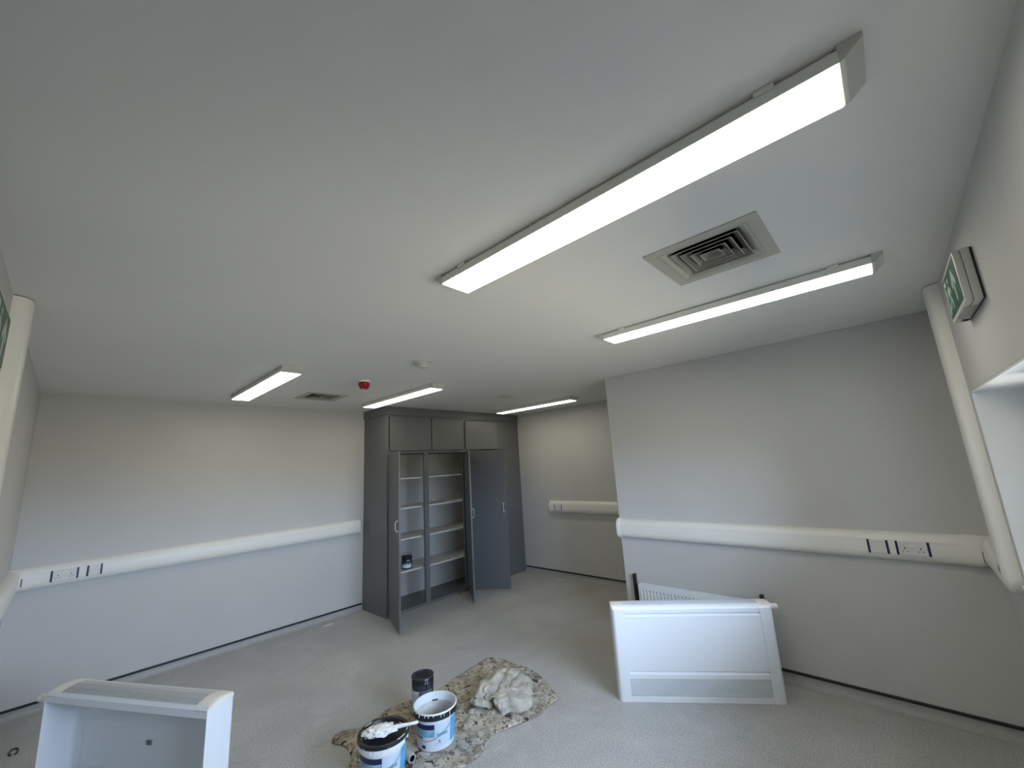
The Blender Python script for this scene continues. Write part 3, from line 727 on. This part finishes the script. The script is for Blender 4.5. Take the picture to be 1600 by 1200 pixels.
# ------------------------------------------------------------------ painter's things
def bucket(label, loc, r, h, lid, name='paint_bucket'):
    cang = math.atan2(-loc[1], -loc[0]); rb_ = r*.84
    t = thing(name, label, 'paint bucket', loc, cang, group='white plastic paint buckets')     # local +x faces the camera spot
    rr = lambda z: rb_+(r-.006-rb_)*(z/h)
    MB().lathe([(0, 0), (rb_-.003, 0), (rb_, .003), (rr(h-.045), h-.045), (rr(h-.045)+.004, h-.043), (r-.002, h-.010), (r-.001, h), (r-.005, h+.001), (r-.007, h-.006), (rb_-.004, .006), (0, .006)], n=64).build('body', MT['bucket'], t, True)
    def patch(z0, z1, a0, a1, m, nm, off=.0008, jag=False):
        n = max(3, int((a1-a0)/.06)); bm = bmesh.new(); g_ = []
        for i in range(n+1):
            a = a0+(a1-a0)*i/n; row = []
            for z in (z0, (z0+z1)/2, z1):
                zz = z + (random.uniform(-.003, .003) if jag and z != z1 else 0)
                row.append(bm.verts.new(((rr(zz)+off)*math.cos(a), (rr(zz)+off)*math.sin(a), zz)))
            g_.append(row)
        for A, B in zip(g_, g_[1:]):
            for k in range(2): bm.faces.new((A[k], B[k], B[k+1], A[k+1]))
        m_ = MB(); m_.add(bm); return m_.build(nm, m, t, True)
    sc = h/.22
    patch(.128*sc, .158*sc, -1.45, -.06, MT['lnavy'], 'label_title', .0012)
    patch(.085*sc, .126*sc, -1.45, -.06, MT['lteal'], 'label_picture', .0010)
    patch(.030*sc, .160*sc, -.05, .80, MT['lpale'], 'label_panel', .0009)
    patch(.030*sc, .164*sc, .82, 1.62, MT['lcyan'], 'label_stripe', .0011)
    patch(.010*sc, .080*sc, -1.45, -.06, MT['bucket'], 'label_panel', .0009)
    patch(.072*sc, .083*sc, -1.40, -.70, MT['lgrey'], 'label_print', .0014)
    patch(.018*sc, .036*sc, -.78, -.56, MT['lnavy'], 'label_emblem', .0016)
    patch(.088*sc, .104*sc, .05, .62, MT['lteal'], 'label_print', .0013)
    patch(.058*sc, .066*sc, .14, .22, MT['lgrey'], 'label_print', .0014); patch(.048*sc, .055*sc, .16, .24, MT['lgrey'], 'label_print', .0014)
    # dark rim band with white drips
    MB().lathe([(rr(h-.040)+.0040, h-.040), (r+.0015, h-.038), (r+.0022, h-.012), (r-.001, h-.006)], n=64).build('rim_band', MT['bucket'] if lid else MT['blackp'], t, True)
    dm = MB()
    for k in range(9):
        a = -1.25+k*.24+random.uniform(-.09, .09); ln = random.choice((.006, .010, .016, .030)); w_ = random.uniform(.0012, .0035)
        q = r+.0025
        p_ = Vector((q*math.cos(a), q*math.sin(a), 0))
        dm.tube([p_+Vector((0, 0, h-.006)), p_+Vector((0, 0, h-.006-ln*.6)), p_*.995+Vector((0, 0, h-.008-ln))], [w_, w_, w_*.5], 6)
    dm.lathe([(r-.006, h+.0012), (r-.001, h+.0022), (r+.002, h-.002), (r+.0022, h-.006)], n=64)
    dm.build('paint_drips', MT['wpaint'], t, True)
    # wire handle folded down across the front
    hr = r+.006; tilt = math.radians(-52); pz = h-.030
    pts = []
    for k in range(25):
        a = PI*k/24; q = Vector((math.sin(a)*hr*math.cos(tilt)*1.0, -math.cos(a)*hr, math.sin(a)*hr*math.sin(tilt)))
        q.x = max(q.x, math.sqrt(max(0, (r+.003)**2-q.y**2))*.985) if q.z > -.13 else q.x
        pts.append(Matrix.Rotation(-.5, 3, 'Z') @ q+Vector((0, 0, pz)))
    MB().tube(pts, .0014, 6).build('wire_handle', MT['wire'], t, True)
    for a in (-PI/2-.5, PI/2-.5):
        MB().lathe([(0, 0), (.010, 0), (.009, .006), (0, .007)], n=14, M=Matrix.Translation(((r)*math.cos(a), (r)*math.sin(a), pz)) @ Matrix.Rotation(a, 4, 'Z') @ Matrix.Rotation(PI/2, 4, 'Y')).build('handle_pivot', MT['blackp'], t, True)
    if not lid:
        MB().lathe([(0, .0065), (rb_-.006, .0065), (rr(h*.5)-.0045, h*.5), (rr(h*.78)-.0042, h*.78)], n=64).build('paint_residue', MT['bpaint'], t, True)
        MB().box((-(r-.012), -.02, h-.05), (-(r-.014)+.001, .02, h-.042), .001, 1).build('drip_mark', MT['blackp'], t)
    else:
        MB().lathe([(0, h-.016), (r-.030, h-.016), (r-.020, h-.013), (r-.014, h+.003), (r-.004, h+.007), (r+.004, h+.005), (r+.005, h-.014), (r+.001, h-.016), (r-.001, h-.004)], n=64).build('lid', MT['blackp'], t, True)
        lp = MB()
        for a0, a1, q in ((.55, 1.0, r+.0005), (-1.9, -1.3, r-.018), (1.2, 1.5, r-.004), (-2.6, -2.2, r-.01), (2.0, 2.3, r-.02)):
            lp.tube([(q*math.cos(a), q*math.sin(a), h+.006 if q > r-.012 else h-.010) for a in [a0+(a1-a0)*k/8 for k in range(9)]], [.0006]+[.0022+.0008*math.sin(k*2.1) for k in range(7)]+[.0006], 6)
        lp.build('lid_drips', MT['wpaint'], t, True)
        patch(h-.050, h-.018, -1.6, .45, MT['wpaint'], 'paint_smear', .0065, True)
    return t
bA = bucket('open empty white paint bucket with blue label and navy rim band', (-2.501, 1.798, .0075), .139, .215, False)
bB = bucket('closed paint bucket with black lid beneath the paint-covered brush', (-2.502, 1.425, .0075), .142, .215, True)

# dark tin behind the open bucket
tc_ = thing('metal_tin', 'tall narrow dark metal tin with blackened lid behind the open bucket', 'paint tin', (-2.832, 1.928, .0075), math.atan2(-1.928, 2.832))
MB().lathe([(0, 0), (.078, 0), (.080, .003), (.080, .006), (.078, .008), (.078, .232), (.081, .236), (.081, .244), (.078, .245), (.074, .240), (0, .238)], n=48).build('body', mat('dark_tin_print', (.05, .055, .07), .35, metal=.3), tc_, True)
MB().lathe([(0, .2385), (.066, .2385), (.068, .242), (.063, .243), (.060, .2395), (0, .2392)], n=48).build('lid', MT['blackp'], tc_, True)
tin_label(tc_, .0782, .02, .165, -1.25, -.35, MT['lpale'], 'label_panel'); tin_label(tc_, .0782, .02, .165, -.33, .9, MT['lgrey'], 'label_panel')
dm = MB()
for k in range(11):
    a = -1.0+k*.22; ln = random.uniform(.02, .07); q = .0790
    dm.tube([(q*math.cos(a), q*math.sin(a), .232), (q*math.cos(a), q*math.sin(a), .232-ln)], [.006, .003], 6)
dm.build('paint_drips', MT['blackp'], tc_, True)
dm = MB()
for k in range(3): dm.tube([(.080*math.cos(a_), .080*math.sin(a_), .236-.012*k) for a_ in (.2, .3, .4, .5)], .002, 6)
dm.build('paint_smear', MT['tinmetal'], tc_, True)

# brush caked in white paint on the lid
br = thing('paintbrush', 'paintbrush caked in white paint lying across the black bucket lid', 'paintbrush', (0, 0, 0))
zb = .0075+.215+.007
hx0, hx1 = Vector((-2.470, 1.445, zb+.012)), Vector((-2.378, 1.585, zb+.014))
dv = (hx1-hx0).normalized(); sv = Vector((dv.y, -dv.x, 0))
MB().tube([hx0, hx0+dv*.05, hx0+dv*.12, hx1-dv*.012, hx1], [.013, .012, .008, .0095, .006], 12).build('handle', MT['wpaint'], br, True)
bm = bmesh.new(); bmesh.ops.create_icosphere(bm, subdivisions=5, radius=1)
cen = hx0-dv*.055
for v in bm.verts:
    d0 = v.co.copy(); n0 = noise.fractal(d0*2.6, .8, 2.0, 4)
    s_ = 1+.30*n0
    q = dv*(-d0.x*.092*s_)+sv*(d0.y*.052*s_)
    z_ = max(d0.z*.024*s_, -.012)
    v.co = cen+q+Vector((0, 0, z_))
m_ = MB(); m_.add(bm); m_.bm.verts.ensure_lookup_table()
m_.build('bristle_head', MT['wpaint'], br, True, 80)

# drop cloth
outline = [(-3.017, 2.831), (-2.80, 2.852), (-2.55, 2.852), (-2.33, 2.76), (-2.157, 2.659), (-2.150, 2.50), (-2.136, 2.393), (-2.20, 2.20), (-2.248, 2.055), (-2.201, 1.976), (-2.170, 1.85), (-2.181, 1.70), (-2.16, 1.52), (-2.20, 1.36), (-2.36, 1.27), (-2.56, 1.30),
           (-2.72, 1.29), (-2.772, 1.359), (-2.92, 1.40), (-3.04, 1.36), (-3.110, 1.428), (-3.085, 1.50), (-3.036, 1.56), (-3.05, 1.68), (-3.079, 1.783), (-3.06, 1.88), (-3.043, 1.952), (-3.0, 2.10), (-2.996, 2.219), (-3.03, 2.40), (-3.040, 2.542), (-3.05, 2.70)]
def inside(x_, y_, P):
    c_ = False; j = len(P)-1
    for i in range(len(P)):
        if ((P[i][1] > y_) != (P[j][1] > y_)) and x_ < (P[j][0]-P[i][0])*(y_-P[i][1])/(P[j][1]-P[i][1])+P[i][0]: c_ = not c_
        j = i
    return c_
def smooth_poly(P, n=3):
    out = []
    for i in range(len(P)):
        a_, b_, c_, d_ = P[i-1], P[i], P[(i+1) % len(P)], P[(i+2) % len(P)]
        for k in range(n):
            t_ = k/n
            out.append(tuple(.5*((2*b_[q])+(-a_[q]+c_[q])*t_+(2*a_[q]-5*b_[q]+4*c_[q]-d_[q])*t_*t_+(-a_[q]+3*b_[q]-3*c_[q]+d_[q])*t_**3) for q in (0, 1)))
    return out
ol = smooth_poly(outline, 4)
pts = [Vector(q) for q in ol]; nb = len(pts); step = .014
x_ = -3.13
while x_ < -2.1:
    y_ = 1.22
    while y_ < 2.88:
        xx, yy = x_+random.uniform(-.004, .004), y_+random.uniform(-.004, .004)
        if inside(xx, yy, ol) and min((xx-q[0])**2+(yy-q[1])**2 for q in ol) > .008**2: pts.append(Vector((xx, yy)))
        y_ += step
    x_ += step
vs, es, fs, *_ = delaunay_2d_cdt(pts, [(i, (i+1) % nb) for i in range(nb)], [], 1, 1e-6)
flat_spots = [((-2.501, 1.798), .16), ((-2.502, 1.425), .16), ((-2.832, 1.928), .11)]
def cloth_z(x_, y_):
    p_ = Vector((x_, y_, 0)); w = noise.noise(p_*2.2)*.5
    q = noise.noise(Vector((x_*3.2+w, y_*3.2-w, 1.3))); rdg = (1-abs(q)*3.2); rdg = max(0, rdg)**2
    q2 = noise.noise(Vector((x_*8+w*2, y_*8, 7.7))); r2_ = max(0, 1-abs(q2)*3.0)**2
    z_ = .004+.024*rdg+.013*r2_+.003*noise.noise(p_*25)
    fl = 1
    for c_, rr_ in flat_spots:
        d_ = math.hypot(x_-c_[0], y_-c_[1]); fl = min(fl, max(0, min(1, (d_-rr_*.9)/.08)))
    ed = min(1, min(math.hypot(x_-q[0], y_-q[1]) for q in ol)/.07)
    z_ = .003+(z_-.003)*(.15+.85*ed)
    return max(.0025, .0045*(1-fl)+z_*fl)
bm = bmesh.new(); vv = [bm.verts.new((v.x, v.y, cloth_z(v.x, v.y))) for v in vs]
for f_ in fs: bm.faces.new([vv[i] for i in f_])
m_ = MB(); m_.add(bm)
cl = m_.build('dust_sheet', MT['cloth'], None, True, 180); tag(cl, 'paint-stained beige cotton dust sheet spread on the floor under the buckets', 'dust sheet')
sm = cl.modifiers.new('thickness', 'SOLIDIFY'); sm.thickness = .0018; sm.offset = -1

# crumpled rag
bm = bmesh.new(); bmesh.ops.create_icosphere(bm, subdivisions=6, radius=1)
for v in bm.verts:
    d0 = v.co.copy()
    wv = Vector((noise.noise(d0*1.1+Vector((5, 0, 0))), noise.noise(d0*1.1+Vector((0, 7, 0))), noise.noise(d0*1.1)))
    q = d0+wv*.8
    lump = noise.noise(q*1.5+Vector((2, 9, 4)))
    f1 = 1-min(1, abs(noise.noise(q*1.35+Vector((4, 4, 1))))*3.6); f2 = 1-min(1, abs(noise.noise(q*3.0+Vector((3, 1, 2))))*3.4)
    s_ = .95+.34*lump-.17*f1**2.2-.05*f2**2+.012*noise.noise(q*9)
    wid = 1+.22*noise.noise(Vector((d0.x*1.3, d0.y*1.3, 4)))
    v.co = Vector((d0.x*.23*s_*wid, d0.y*.275*s_*wid, max(-.015, d0.z*.135*s_*(1+.35*noise.noise(q*1.2)))))
m_ = MB(); m_.add(bm)
rg = m_.build('rag', MT['rag'], None, True, 180, loc=(-2.50, 2.43, .028), rot=(0, 0, .5)); tag(rg, 'crumpled greyish-white rag heaped on the right half of the dust sheet', 'rag')

# roller sleeve and wooden handle between the buckets at the bottom edge
t = thing('roller_sleeve', 'short dirty paint roller sleeve lying between the two buckets', 'roller', (-2.435, 1.577, .036), math.radians(179))
Mx = Matrix.Rotation(PI/2, 4, 'Y')
MB().lathe([(.017, 0), (.024, 0), (.025, .004), (.025, .086), (.024, .09), (.017, .09)], n=24, M=Mx, close=True).build('pile', MT['card'], t, True)
MB().lathe([(.0145, -.001), (.0168, -.001), (.0168, .091), (.0145, .091)], n=24, M=Mx, close=True).build('core', MT['blackp'], t, True)
t = thing('wooden_handle', 'brown wooden tool handle at the bottom edge beside the lidded bucket', 'tool handle', (-2.412, 1.549, .028), math.radians(-38))
MB().box((0, -.014, -.008), (.12, .014, .008), .004).build('grip', MT['wood'], t, True)
MB().tube([(.12, 0, 0), (.132, 0, 0)], .009, 10).build('collar', MT['tinmetal'], t, True)

# litter
def scrap(name, pts_, z, m, label, cat, group=None):
    bm = bmesh.new(); a = [bm.verts.new((x_, y_, z+random.uniform(.001, .006))) for x_, y_ in pts_]; bm.faces.new(a)
    bmesh.ops.subdivide_edges(bm, edges=bm.edges[:], cuts=1)
    r_ = bmesh.ops.extrude_face_region(bm, geom=bm.faces[:])
    for v in [g_ for g_ in r_['geom'] if isinstance(g_, bmesh.types.BMVert)]: v.co.z += .0012
    bmesh.ops.recalc_face_normals(bm, faces=bm.faces[:])
    m_ = MB(); m_.add(bm); return tag(m_.build(name, m), label, cat, group)
scrap('paper_scrap', [(-5.245, 2.20), (-5.20, 2.215), (-5.20, 2.29), (-5.225, 2.33), (-5.26, 2.32), (-5.255, 2.26)], .0005, MT['paper'], 'small white scrap on the floor left of the cupboard', 'scrap')
scrap('paper_scrap', [(-4.04, 5.12), (-3.93, 5.16), (-3.90, 5.19), (-4.0, 5.185), (-4.05, 5.15)], .0005, MT['paper'], 'small white scrap on the floor below the back wall trunking', 'scrap')
scrap('yellow_scrap', [(-2.245, 3.60), (-2.22, 3.585), (-2.19, 3.60), (-2.20, 3.625), (-2.23, 3.625)], .0005, MT['yellow'], 'tiny yellow plastic bit beside the standing radiator cover', 'scrap')
lp = MB().tube([(-4.76+.050*math.cos(a), -.068+.020*math.sin(a), .004) for a in [2*PI*k/24*.86+.3 for k in range(25)]], [.003+.003*abs(math.sin(k*.5)) for k in range(25)], 6)
tag(lp.build('rubber_loop', MT['blackp'], None, True), 'small black loop lying on the floor at the lower left edge', 'loop')
